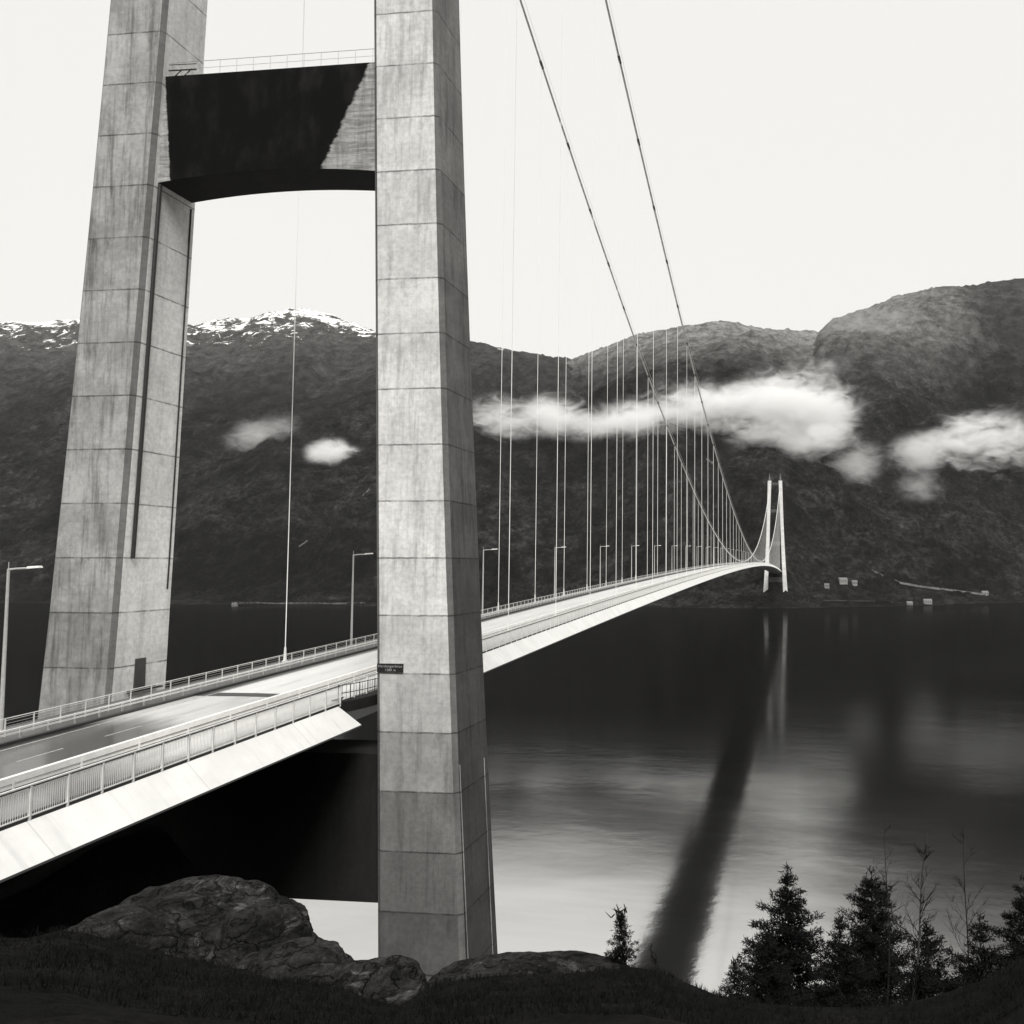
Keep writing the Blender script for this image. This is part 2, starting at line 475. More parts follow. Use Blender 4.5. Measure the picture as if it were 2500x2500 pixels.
# ---- near bank: heath crest in front of the lens, falling to the fjord, rising behind
K = 2500 / 1932.0
crest = [(-900, 1700), (0, 1745), (60, 1752), (150, 1742), (350, 1790), (600, 1812), (700, 1830), (760, 1850), (800, 1838), (830, 1824), (900, 1815), (1000, 1812),
         (1100, 1808), (1200, 1805), (1250, 1815), (1300, 1836), (1360, 1858), (1450, 1880), (1600, 1890), (1750, 1875), (1850, 1830), (1950, 1760), (2300, 1650), (3200, 1560)]
crest = [(a * K, b * K) for a, b in crest]
HZ = 1379.0
def bank_h(x, y):
    rel = Vector((x - CX, y - CY, 0))
    d = rel.dot(FH); l = rel.dot(RH)
    dd = max(d, .5)
    col = PX + FPX * l / dd
    if d < 6:
        col = PX + FPX * l / 6.0
    s = (interp(col, crest) - HZ) / FPX
    dc = 21.0
    if d <= 0:
        rise = -d
        z = -1.7 + .62 * rise + .02 * max(0, rise - 60)
        z = min(z, -1.7 + 1100)
    elif d < dc:
        zc = -dc * s
        z = -1.7 + (zc + 1.7) * (d / dc) ** 1.05
    elif d < 46:
        z = -dc * s - .78 * (d - dc)
    else:
        z = -dc * s - .78 * 25 - .52 * (d - 46)
    z += CZ
    # gully cut for the bridge approach
    if -92 < x and y > -24:
        lim = 44.0 - .62 * max(0, x + 55) if x > -55 else 44.0
        k = min(1.0, max(0, (y + 24) / 9.0)) * min(1.0, max(0.0, (x + 92) / 12))
        if z > lim: z = z * (1 - k) + lim * k
    if y > -9 and -110 < x < 30:
        k = min(1.0, (y + 9) / 10.0); k = k * k * (3 - 2 * k)
        zp = 43.5 - 1.15 * max(0, x + 9)
        if zp > z: z = z * (1 - k) + zp * k
    if abs(l) > 90 and d < 60:
        z += .25 * (abs(l) - 90) * max(0, min(1, (60 - d) / 60))
    # unseen shoulder right of frame, added to keep sky light off the near leg
    e = l - (.41 * max(d, 0) + 7)
    if e > 0 and d > -60:
        z += min(75.0, 1.15 * e) * max(0.0, min(1.0, (135 - d) / 40)) * min(1.0, (d + 60) / 40)
    n = noise.fractal(Vector((x * .11, y * .11, 0)), 1.0, 2.0, 5)
    n2 = noise.fractal(Vector((x * .8, y * .8, 3)), 1.0, 2.0, 4)
    amp = .35 if 0 < d < 30 else (1.2 if d < 120 and d > 0 else 1.5 + min(20, max(0, -d) * .04))
    return z + n * amp + n2 * (.09 if d > 0 else .3)
def graded(a, b, n, p=1.0): return [a + (b - a) * (i / n) ** p for i in range(n + 1)]
mb = MB()
us = [-1500, -1100, -800, -600, -450, -340, -260, -200, -160, -130, -105, -85, -70, -60] + [-54 + .6 * i for i in range(0, 150)] + [38, 45, 55, 70, 90, 120, 160, 220, 320, 460, 650, 900, 1300]
ds = [-1700, -1300, -1000, -800, -600, -450, -350, -260, -200, -150, -115, -90, -70, -55, -42, -32, -24, -17, -12, -8, -5, -2.5, 0, 1.5, 3, 4.5, 6, 7.5] + [9 + .28 * i for i in range(0, 70)] + [29, 30.5, 32, 34, 36, 39, 42, 46, 50, 55, 60, 66, 72, 79, 86, 94, 102, 112, 124, 140, 165, 200]
vs = []
for d in ds:
    for u in us:
        x = CX + FH.x * d + RH.x * u; y = CY + FH.y * d + RH.y * u
        vs.append((x, y, bank_h(x, y)))
nu = len(us); fs = []
for i in range(len(ds) - 1):
    for j in range(nu - 1):
        a = i * nu + j
        fs.append((a, a + nu, a + nu + 1, a + 1))
mb.add(vs, fs)
o = mb.build('ground', M['ground'], smooth=True)
tag(o, 'dark heath and moss bank falling to the fjord', kind='structure')

# ---- far mountains
def mountain(name, ridge, shore, dr, prof, mat, seed, x0, x1, nx, nd, label, gully=1.0, back=1.6):
    """ridge: (column, row) skyline; shore: (column, distance); dr: (column, distance) of the ridge"""
    cols = np.linspace(x0, x1, nx)
    ts = np.concatenate([np.linspace(-.03, 1.0, nd), np.linspace(1.02, back, 24)])
    V = np.zeros((len(ts), nx, 3))
    rs = random.Random(seed)
    off = Vector((rs.random() * 50, rs.random() * 50, seed))
    fine = np.random.RandomState(seed)
    for j, c in enumerate(cols):
        zr_s = (HZ - interp(c, ridge)) / FPX
        ds_ = interp(c, shore); D = interp(c, dr)
        l_ = (c - PX) / FPX
        for i, t in enumerate(ts):
            d = ds_ + (D - ds_) * t
            X = CX + FH.x * d + RH.x * l_ * d; Y = CY + FH.y * d + RH.y * l_ * d
            zr = CZ + D * zr_s
            if t <= 1:
                g = float(np.interp(t, [a for a, b in prof], [b for a, b in prof]))
                z = zr * g
                am = min(1, max(0, t) * 6) * (1 - .88 * max(0, t - .75) / .25 if t > .75 else 1)
            else:
                z = zr * (1 - (t - 1) * .9)
                am = .3
            n1 = noise.fractal(Vector((X * .0016, Y * .0016, 0)) + off, 1.0, 2.1, 4)
            n2 = noise.ridged_multi_fractal(Vector((X * .0035, Y * .0035, z * .001)) + off, .9, 2.1, 5, 1.0, 2.0) - 1.0
            n3 = noise.fractal(Vector((X * .03, Y * .03, 0)) + off, .8, 2.2, 4)
            z += am * gully * (n1 * 55 + n2 * 26) + n3 * 7 * min(1, max(.0, t * 20)) * (1 if t > 0 else 0)
            z += fine.uniform(-1, 1) * 2.4 * (1 if t > .01 else 0)
            if t <= 0: z = min(z, -2.0 - 40 * -t)
            V[i, j] = (X, Y, z)
    mbm = MB()
    mbm.v = [tuple(p) for p in V.reshape(-1, 3)]
    n = nx
    for i in range(len(ts) - 1):
        for j in range(n - 1):
            a = i * n + j
            mbm.f.append((a, a + n, a + n + 1, a + 1)); mbm.mi.append(0)
    o = mbm.build(name, mat, smooth=True)
    tag(o, label, kind='structure')
    return o
def KK(pts): return [(a * K, b * K) for a, b in pts]
def KD(pts): return [(a * K, b) for a, b in pts]
prof_a = [(-.1, -.02), (0, 0), (.02, .006), (.06, .02), (.15, .12), (.3, .30), (.5, .55), (.7, .78), (.85, .91), (1, 1)]
mountain('mountain', KK([(-700, 640), (0, 612), (50, 614), (140, 606), (250, 612), (360, 612), (440, 607), (500, 593), (560, 587), (620, 597), (700, 622), (800, 632), (885, 638), (950, 652), (1010, 664), (1080, 680), (1150, 700), (1300, 760), (1500, 860), (1800, 990)]),
         KD([(-700, 1500), (200, 1400), (700, 1345), (1100, 1330), (1500, 1290), (1800, 1400)]), KD([(-700, 3400), (620, 3400), (800, 2950), (1080, 2950), (1800, 3300)]),
         prof_a, M['mtn_left'], 3, -900, 2300, 520, 330, 'steep forested mountainside with snow on its left top')
mountain('mountain', KK([(600, 1010), (800, 880), (900, 800), (960, 745), (1020, 705), (1080, 674), (1150, 650), (1200, 630), (1290, 613), (1360, 611), (1420, 613), (1480, 618), (1545, 623), (1650, 640), (1800, 660), (2000, 700), (2400, 760)]),
         KD([(600, 1340), (1100, 1320), (1450, 1285), (1700, 1400), (2400, 1700)]), KD([(600, 2900), (2400, 3000)]),
         prof_a, M['mtn_mid'], 8, 850, 3000, 420, 300, 'rounded hazy forested hill in the middle of the skyline')
mountain('mountain', KK([(1350, 960), (1430, 820), (1480, 740), (1520, 670), (1550, 622), (1575, 600), (1610, 585), (1650, 570), (1700, 550), (1750, 541), (1800, 534), (1840, 535), (1880, 530), (1950, 520), (2100, 500), (2600, 480)]),
         KD([(1350, 1330), (1480, 1300), (1600, 1420), (1850, 1640), (2600, 2000)]), KD([(1350, 2900), (2600, 3100)]),
         prof_a, M['mtn_right'], 15, 1750, 3500, 400, 320, 'tall dark forested mountain rising at the right')

# ------------------------------------------------------------------ towers
def leg_mesh(side, xc, zs, chamf=.32, mats=None, taper=True):
    """side -1 right leg, +1 left leg; octagonal chamfered section, material per facing"""
    mb = MB()
    rings = []
    for z in zs:
        yi, yo, dx = leg_in(z) * side, leg_out(z) * side, leg_dx(z)
        ya, yb = min(yi, yo), max(yi, yo)
        c = chamf
        rings.append([(xc - dx, ya + c), (xc - dx, yb - c), (xc - dx + c, yb), (xc + dx - c, yb), (xc + dx, yb - c), (xc + dx, ya + c), (xc + dx - c, ya), (xc - dx + c, ya)])
    vs = [(x, y, z) for r, z in zip(rings, zs) for (x, y) in r]
    mb.v = vs
    # faces: 0 front(-X) 1 chamfer 2 +Y side 3 chamfer 4 back 5 chamfer 6 -Y side 7 chamfer
    for i in range(len(zs) - 1):
        for j in range(8):
            j2 = (j + 1) % 8
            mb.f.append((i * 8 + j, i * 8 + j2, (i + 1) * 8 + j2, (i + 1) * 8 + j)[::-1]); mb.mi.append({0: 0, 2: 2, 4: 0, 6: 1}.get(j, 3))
    mb.f.append(tuple(range(8))); mb.mi.append(0)
    mb.f.append(tuple((len(zs) - 1) * 8 + j for j in range(8))[::-1]); mb.mi.append(0)
    return mb

zs = [18.0] + [ZJ + LIFT * k for k in range(-4, 37)] + [187.0]
near_tower = empty('bridge_tower', (0, 0, 18))
tag(near_tower, 'huge stained concrete bridge tower standing closest, with two board-marked legs', 'bridge tower')
def addleg(root, side, xc, mats, lab):
    mb = leg_mesh(side, xc, zs)
    o = mb.build('tower_leg', mats, root, loc=tuple(root.location))
    o.location = (0, 0, 0)
    if lab: o["label"] = lab
    return o
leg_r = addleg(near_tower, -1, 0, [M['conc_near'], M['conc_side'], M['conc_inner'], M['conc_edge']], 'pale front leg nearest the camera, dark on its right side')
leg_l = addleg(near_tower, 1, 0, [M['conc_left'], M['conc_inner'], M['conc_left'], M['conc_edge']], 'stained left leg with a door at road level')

def beam_mb(xc, z0, z1, hx, arch=0.0, top_arch=0.0, n=24, shrink=.0):
    """cross beam between the legs, soffit slightly arched"""
    mb = MB()
    ring = []
    for i in range(n + 1):
        u = -1 + 2 * i / n
        zb = z0 + arch * (1 - u * u)
        yb = u * (leg_in(zb) + .05); yt = u * (leg_in(z1) + .05)
        ring.append([(xc - hx, yt, z1), (xc - hx, yb, zb), (xc + hx, yb, zb), (xc + hx, yt, z1)])
    vs = [p for r in ring for p in r]
    fs, mi = [], []
    for i in range(n):
        for j in range(4):
            j2 = (j + 1) % 4
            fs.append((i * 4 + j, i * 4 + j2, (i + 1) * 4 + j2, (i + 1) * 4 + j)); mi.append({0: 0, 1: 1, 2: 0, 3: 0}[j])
    mb.v = vs; mb.f = fs; mb.mi = mi
    mb.f.append((0, 1, 2, 3)[::-1]); mb.mi.append(0); k = n * 4
    mb.f.append((k, k + 1, k + 2, k + 3)); mb.mi.append(0)
    return mb
def loc_build(mb, name, mat, root, **kw):
    o = mb.build(name, mat, root, loc=tuple(root.location), **kw)
    o.location = (0, 0, 0)
    return o
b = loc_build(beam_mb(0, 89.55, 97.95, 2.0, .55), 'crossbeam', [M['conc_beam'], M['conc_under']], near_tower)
b["label"] = 'upper crossbeam with a black area over its face'
lip = MB()
n = 24
for i in range(n):
    u0, u1 = -1 + 2 * i / n, -1 + 2 * (i + 1) / n
    za, zb_ = 89.55 + .55 * (1 - u0 * u0), 89.55 + .55 * (1 - u1 * u1)
    y0, y1 = u0 * (leg_in(89.6) - .02), u1 * (leg_in(89.6) - .02)
    lip.add([(-2.12, y0, za + .02), (-2.12, y1, zb_ + .02), (-2.12, y1, zb_ + .2), (-2.12, y0, za + .2), (-1.99, y0, za + .02), (-1.99, y1, zb_ + .02), (-1.99, y1, zb_ + .2), (-1.99, y0, za + .2)],
            [(0, 1, 2, 3), (0, 4, 5, 1), (3, 2, 6, 7)])
loc_build(lip, 'soffit_edge', M['conc_edge'], b)
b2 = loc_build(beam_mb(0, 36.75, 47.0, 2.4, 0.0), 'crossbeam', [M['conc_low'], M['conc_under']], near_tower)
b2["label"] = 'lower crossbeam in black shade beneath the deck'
loc_build(beam_mb(0, 138, 145.5, 1.8, .5), 'crossbeam', [M['conc_left'], M['conc_under']], near_tower)
loc_build(beam_mb(0, 179.5, 184, 1.5, .3), 'crossbeam', [M['conc_left'], M['conc_under']], near_tower)
for s in (-1, 1):
    mb = MB(); yc = s * (leg_in(187) + leg_out(187)) / 2
    mb.box(-1.3, 1.3, yc - 1.2, yc + 1.2, 187, 194); mb.box(-.5, .5, yc - .5, yc + .5, 194, 197.6)
    loc_build(mb, 'saddle_housing', M['conc_edge'], near_tower)
# conduits down the inner face of the left leg
for xp, z0, z1, w, mm in ((-1.88, 60.8, 89.4, .15, 'darksteel'), (None, 58.4, 89.0, .06, 'darksteel')):
    mb = MB(); pts = [(xp if xp else leg_dx(z) - .8, leg_in(z) - w * .8, z) for z in np.linspace(z0, z1, 15)]
    mb.tube(pts, w, 8)
    loc_build(mb, 'conduit', M[mm], near_tower)
# door with its frame and a small landing
mb = MB(); yd = leg_in(52.1) - .07
mb.box(-.72, .42, yd, yd + .12, 51.0, 53.22)
d = loc_build(mb, 'door', M['door'], near_tower)
mb = MB()
mb.box(-.84, -.72, yd - .05, yd + .15, 51.0, 53.34); mb.box(.42, .54, yd - .05, yd + .15, 51.0, 53.34); mb.box(-.72, .42, yd - .05, yd + .15, 53.22, 53.34)
loc_build(mb, 'door_frame', M['darksteel'], d)
mb = MB(); mb.tube([(.28, yd - .09, 52.05), (.28, yd - .09, 52.3)], .02, 6); loc_build(mb, 'door_handle', M['galv'], d)
mb = MB(); mb.box(-1.4, 1.6, 9.5, leg_in(51) - .02, 50.82, 50.96); loc_build(mb, 'landing', M['darksteel'], near_tower)
# walkway railing along the top of the crossbeam
ZT = 97.95
for xr in (-1.9, 1.9):
    mb = MB()
    yl = leg_in(99) - .1
    for zr in (ZT + 1.1, ZT + .55):
        mb.tube([(xr, -yl, zr), (xr, yl, zr)], .022 if zr > ZT + .8 else .014, 6)
    for i in range(13):
        y = -yl + .2 + i * (2 * yl - .4) / 12
        mb.tube([(xr, y, ZT - .05), (xr, y, ZT + 1.1)], .02, 6)
    loc_build(mb, 'beam_railing', M['galv'], near_tower)
mb = MB()
for y in (8.0, 7.2): mb.tube([(-1.8, y, ZT), (-1.3, y - .3, ZT + .9)], .05, 6)
mb.tube([(-2.0, 8.3, ZT + .45), (-2.0, 6.0, ZT + .4)], .05, 6); mb.tube([(-2.0, 8.3, ZT + .9), (-2.0, 6.0, ZT + .85)], .03, 6)
loc_build(mb, 'access_ladder', M['darksteel'], near_tower)
# ladder rail down the outer edges of the right leg side face
for yoff, xp in ((.06, 2.0),):
    mb = MB(); mb.tube([(xp, -leg_out(z) - yoff, z) for z in np.linspace(24, 46, 12)], .035, 6)
    loc_build(mb, 'conduit', M['conc_left'], near_tower)
mb = MB(); mb.tube([(-2.85 + .0, -leg_out(z) - .06, z) for z in np.linspace(24, 46.5, 14)], .04, 6)
loc_build(mb, 'conduit', M['conc_left'], near_tower)

far_tower = empty('bridge_tower', (SPAN, 0, 8))
tag(far_tower, 'small pale twin-legged bridge tower on the far shore', 'bridge tower')
zf = [7.0] + [ZJ + LIFT * k for k in range(-6, 37, 3)] + [187.0]
for s in (-1, 1):
    loc_build((lambda z_: leg_mesh(s, SPAN, z_))(zf), 'tower_leg', [M['conc_far']] * 4, far_tower)
    mb = MB(); yc = s * (leg_in(187) + leg_out(187)) / 2
    mb.box(SPAN - 1.2, SPAN + 1.2, yc - 1.1, yc + 1.1, 187, 193); mb.box(SPAN - .5, SPAN + .5, yc - .5, yc + .5, 193, 197.6)
    loc_build(mb, 'saddle_housing', M['conc_edge'], far_tower)
    mb = MB(); yc = s * (leg_in(8) + leg_out(8)) / 2
    mb.box(SPAN - 6, SPAN + 6, yc - 6, yc + 6, 1.5, 7.0); loc_build(mb, 'pedestal', M['conc_under'], far_tower)
for z0, z1, hx in ((34.5, 42, 2.2), (89.6, 96, 2), (139, 144, 1.8), (180.5, 184, 1.5)):
    loc_build(beam_mb(SPAN, z0, z1, hx, .5), 'crossbeam', [M['door'], M['conc_under']], far_tower)

# sign on the near leg
sg = empty('bridge_sign', (-3.15, -11.27, 53.13))
tag(sg, 'small black name sign with pale lettering on the near concrete leg', 'sign')
mb = MB(); mb.box(-.06, .0, -.96, .96, -.30, .30)
pl = mb.build('sign_plate', M['signblack'], sg)
mb = MB(); mb.box(-.075, -.06, -.96, .96, .27, .30); mb.box(-.075, -.06, -.96, .96, -.30, -.27); mb.box(-.075, -.06, -.96, -.93, -.27, .27); mb.box(-.075, -.06, .93, .96, -.27, .27)
mb.build('sign_frame', M['darksteel'], sg)
def text_mesh(body, size, y, z, x):
    cu = bpy.data.curves.new('lettering', 'FONT'); cu.body = body; cu.size = size; cu.align_x = 'CENTER'; cu.extrude = .004; cu.space_character = 1.12
    to = bpy.data.objects.new('tmp', cu); COL.objects.link(to)
    dg = bpy.context.evaluated_depsgraph_get(); dg.update()
    me = bpy.data.meshes.new_from_object(to.evaluated_get(dg))
    bpy.data.objects.remove(to)
    me.materials.clear(); me.materials.append(M['signtext'])
    o = bpy.data.objects.new('lettering', me); COL.objects.link(o); o.parent = pl
    o.rotation_euler = (math.pi / 2, 0, -math.pi / 2); o.location = (x, y, z)
text_mesh('Hardangerbrua', .26, 0, .04, -.068)
text_mesh('1380', .24, .13, -.22, -.068)
text_mesh('m', .24, -.33, -.22, -.068)

# ------------------------------------------------------------------ deck
def xs_range(a, b):
    out = [a]; x = a
    while x < b - .01:
        x += 2 if x < 60 else (5 if x < 200 else 12)
        out.append(min(x, b))
    return out
deck = empty('bridge_deck', (0, 0, deckz(0)))
tag(deck, 'long white streamlined steel bridge deck curving away over the fjord', 'bridge deck')
XA, XB = -88.0, SPAN + 60
XS = xs_range(XA, XB)
mb = MB()
mb.sweep(XS, [(7.9, -.5), (-7.9, -.5), (-7.95, -.72), (-4.8, -3.4), (4.8, -3.4), (7.95, -.72)], deckz)
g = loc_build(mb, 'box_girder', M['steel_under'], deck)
def nose(a, b, s, cut0=0.0, cut1=0.0):
    X = xs_range(a, b)
    mb = MB(); k = 0
    prof = [(8.0, -.66), (9.38, -2.02), (9.40, -2.12), (7.96, -1.2)]
    for i, x in enumerate(X):
        for (y, dz) in prof:
            xx = x + (cut1 * (y - 8) if i == len(X) - 1 else 0) + (-cut0 * (y - 8) if i == 0 else 0)
            mb.v.append((xx, y * s, deckz(xx) + dz))
    for i in range(len(X) - 1):
        for j in range(4):
            j2 = (j + 1) % 4
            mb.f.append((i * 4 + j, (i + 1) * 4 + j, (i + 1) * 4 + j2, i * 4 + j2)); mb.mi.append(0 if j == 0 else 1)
    mb.f.append((0, 1, 2, 3)); mb.mi.append(1); q = (len(X) - 1) * 4
    mb.f.append((q, q + 1, q + 2, q + 3)); mb.mi.append(1)
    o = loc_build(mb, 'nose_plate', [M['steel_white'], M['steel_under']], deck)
for s in (-1, 1):
    nose(XA, -4.15, s, 0, .5); nose(5.0, SPAN - 5, s); nose(SPAN + 5, XB, s)
# edge beams carrying fences and hanger anchors
for s in (-1, 1):
    mb = MB(); mb.sweep(XS, [(s * 4.3, -.395), (s * 4.3, -.36), (s * 7.85, -.36), (s * 7.85, -.52)], deckz)
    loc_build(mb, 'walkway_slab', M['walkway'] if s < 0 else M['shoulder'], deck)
# platform round the inside of the near leg
mb = MB()
prof = []
for i in range(13):
    u = i / 12; x = -3.9 + 9.6 * u
    prof.append((x, -(7.9 + 1.25 * math.sin(math.pi * u) ** .7 if 0 < u < 1 else 7.9)))
top = [(x, y, deckz(x) - .42) for x, y in prof] + [(prof[-1][0], -7.3, deckz(0) - .42), (prof[0][0], -7.3, deckz(0) - .42)]
botv = [(x, y, z - .75) for x, y, z in top]
nT = len(top)
mb.add(top + botv, [tuple(range(nT)), tuple(range(nT, 2 * nT))[::-1]] + [(i, (i + 1) % nT, nT + (i + 1) % nT, nT + i) for i in range(nT)])
loc_build(mb, 'leg_platform', M['conc_under'], deck)
mb = MB()
for h in (.75, .2): mb.tube([(x, y + .06, deckz(x) - .42 + h + .4) for x, y in prof], .03, 6)
for x, y in prof: mb.tube([(x, y + .06, deckz(x) - .45), (x, y + .06, deckz(x) + .78)], .035, 6)
for i in range(len(prof) - 1):
    for q_ in (.33, .66):
        x = prof[i][0] * (1 - q_) + prof[i + 1][0] * q_; y = prof[i][1] * (1 - q_) + prof[i + 1][1] * q_
        mb.tube([(x, y + .06, deckz(x) - .45), (x, y + .06, deckz(x) + .75)], .014, 4)
loc_build(mb, 'platform_railing', M['darksteel'], deck)

# road
XJ = -1.9
mb = MB()
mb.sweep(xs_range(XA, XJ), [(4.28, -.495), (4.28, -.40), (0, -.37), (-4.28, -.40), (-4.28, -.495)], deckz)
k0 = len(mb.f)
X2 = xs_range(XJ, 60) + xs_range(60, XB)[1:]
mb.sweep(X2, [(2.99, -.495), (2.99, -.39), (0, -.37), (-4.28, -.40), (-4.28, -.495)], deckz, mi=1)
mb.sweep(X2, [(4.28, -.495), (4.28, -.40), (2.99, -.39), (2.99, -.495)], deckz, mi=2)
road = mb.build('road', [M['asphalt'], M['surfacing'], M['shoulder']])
tag(road, 'wet bridge road, dark up to the tower and pale beyond it', kind='structure')
mb = MB()
def strip(y0, y1, x0, x1, h=.006):
    X = xs_range(x0, x1) if x1 - x0 > 8 else [x0, x1]
    f = lambda y: -.37 - .03 * abs(y) / 6.9 + h
    mb.sweep(X, [(y0, f(y0)), (y1, f(y1))], deckz, closed=False)
strip(2.85, 2.98, XA, XB); strip(-2.98, -2.85, XA, XB)
x = XA
while x < 420:
    strip(-.06, .06, x, x + 3.0); x += 6
o = mb.build('lane_marking', M['marking'], road)
# expansion joint by the tower
mb = MB(); mb.sweep([-2.7, -1.3], [(4.2, -.388), (0, -.362), (-4.2, -.388)], deckz, closed=False)
mb.build('expansion_joint', M['darksteel'], road)
# raised kerbs
for s in (1, -1):
    mb = MB(); mb.sweep(XS, [(s * 3.75, -.40), (s * 3.75, -.24), (s * 4.05, -.24), (s * 4.05, -.40)], deckz)
    tag(mb.build('kerb', M['darksteel']), 'low dark kerb along the %s edge of the bridge road' % ('far left' if s > 0 else 'near right'), kind='structure')

# guard rails and fences (posts every 2 m)
def rail_root(name, x, y, label, cat, group=None):
    r = empty(name, (x, y, deckz(x) - .4)); return tag(r, label, cat, group)
def posts(root, y, x0, count, step, h0, h1, w, mat, name='post', nmax=100):
    """first nmax posts as parts, the rest as one stuff part"""
    mb = MB(); 
    first = None
    for i in range(count):
        x = x0 + i * step
        if i < nmax:
            if first is None:
                m = MB(); m.box(-w / 2, w / 2, -w / 2, w / 2, h0, h1)
                first = m.build(name, mat); o = first
            else:
                o = first.copy(); COL.objects.link(o)
            o.parent = root
            o.location = (x - root.location.x, y - root.location.y, deckz(x) - root.location.z)
        else:
            z = deckz(x); mb.box(x - w / 2, x + w / 2, y - w / 2, y + w / 2, z + h0, z + h1)
    if mb.v:
        tag(loc_build(mb, name, mat, root), kind='stuff')
FX0 = -59.85
# near pedestrian fence
fen = rail_root('pedestrian_fence', FX0, -7.95, 'barred galvanised fence along the near edge of the bridge walkway', 'fence')
XF = xs_range(FX0, XB)
def longrail(root, y, dz, w, h, mat, name, X=None, seg=None):
    mb = MB()
    if seg:
        for a_, b_ in seg: mb.sweep(xs_range(a_, b_), [(y - w, dz), (y + w, dz), (y + w, dz + h), (y - w, dz + h)], deckz)
        return loc_build(mb, name, mat, root)
    mb.sweep(X or XF, [(y - w, dz), (y + w, dz), (y + w, dz + h), (y - w, dz + h)], deckz)
    return loc_build(mb, name, mat, root)
posts(fen, -7.97, FX0, 720, 2.0, -.72, .74, .09, M['rail'])
SG = [(FX0, -3.9), (6.1, XB)]
longrail(fen, -7.97, .70, .035, .05, M['darksteel'], 'top_rail', seg=SG)
longrail(fen, -7.78, .60, .05, .17, M['rail'], 'handrail')
longrail(fen, -7.97, -.50, .03, .05, M['rail'], 'bottom_rail', seg=SG)
# bars: one mesh per bay, copied along the fence
bar = MB()
for i in range(1, 17):
    xx = i * 2.0 / 17
    bar.box(xx - .011, xx + .011, -.008, .008, -.48, .70)
first = None
rest = MB()
for i in range(719):
    x = FX0 + 2 * i
    sl = (deckz(x + 2) - deckz(x)) / 2
    if -5 < x < 5: continue
    if i < 100:
        if first is None:
            first = bar.build('fence_panel', M['bars']); o = first
        else:
            o = first.copy(); COL.objects.link(o)
        o.parent = fen; o.location = (x - FX0, -.02, deckz(x) + sl - fen.location.z)
    elif i < 360:
        for j in range(0, 8):
            xx = x + j * .25; z = deckz(xx)
            rest.box(xx - .008, xx + .008, -7.98, -7.96, z - .46, z + .70)
tag(loc_build(rest, 'fence_panel', M['bars'], fen), kind='stuff')
# near guard rail between road and walkway
gr = rail_root('guard_rail', FX0, -4.25, 'broad pale guard rail between the road and the near walkway', 'guard rail')
for dz, h in ((-.04, .30), (-.26, .1)):
    longrail(gr, -4.25, dz, .14, h, M['rail'], 'rail_beam')
posts(gr, -4.35, FX0 + 1, 360, 4.0, -.42, .1, .1, M['rail'])
# far guard rail
gf = rail_root('guard_rail', FX0, 4.5, 'double tube guard rail on the far side of the road', 'guard rail')
longrail(gf, 4.5, .17, .06, .10, M['rail'], 'rail_beam'); longrail(gf, 4.5, -.04, .06, .10, M['rail'], 'rail_beam')
posts(gf, 4.6, FX0 + 1, 720, 2.0, -.42, .26, .09, M['rail'])
# far mesh railing
ff = rail_root('mesh_railing', FX0, 5.6, 'thin mesh railing behind the far guard rail', 'railing')
longrail(ff, 5.6, .66, .025, .045, M['rail'], 'top_rail'); longrail(ff, 5.6, .56, .012, .02, M['rail'], 'wire'); longrail(ff, 5.6, -.1, .02, .03, M['rail'], 'bottom_rail')
posts(ff, 5.6, FX0 + 1, 720, 2.0, -.42, .70, .06, M['rail'])
mb = MB()
for dz in (.06, .22, .38):
    mb.sweep(XF, [(5.59, dz), (5.61, dz), (5.61, dz + .012), (5.59, dz + .012)], deckz)
loc_build(mb, 'mesh_infill', M['galv'], ff)

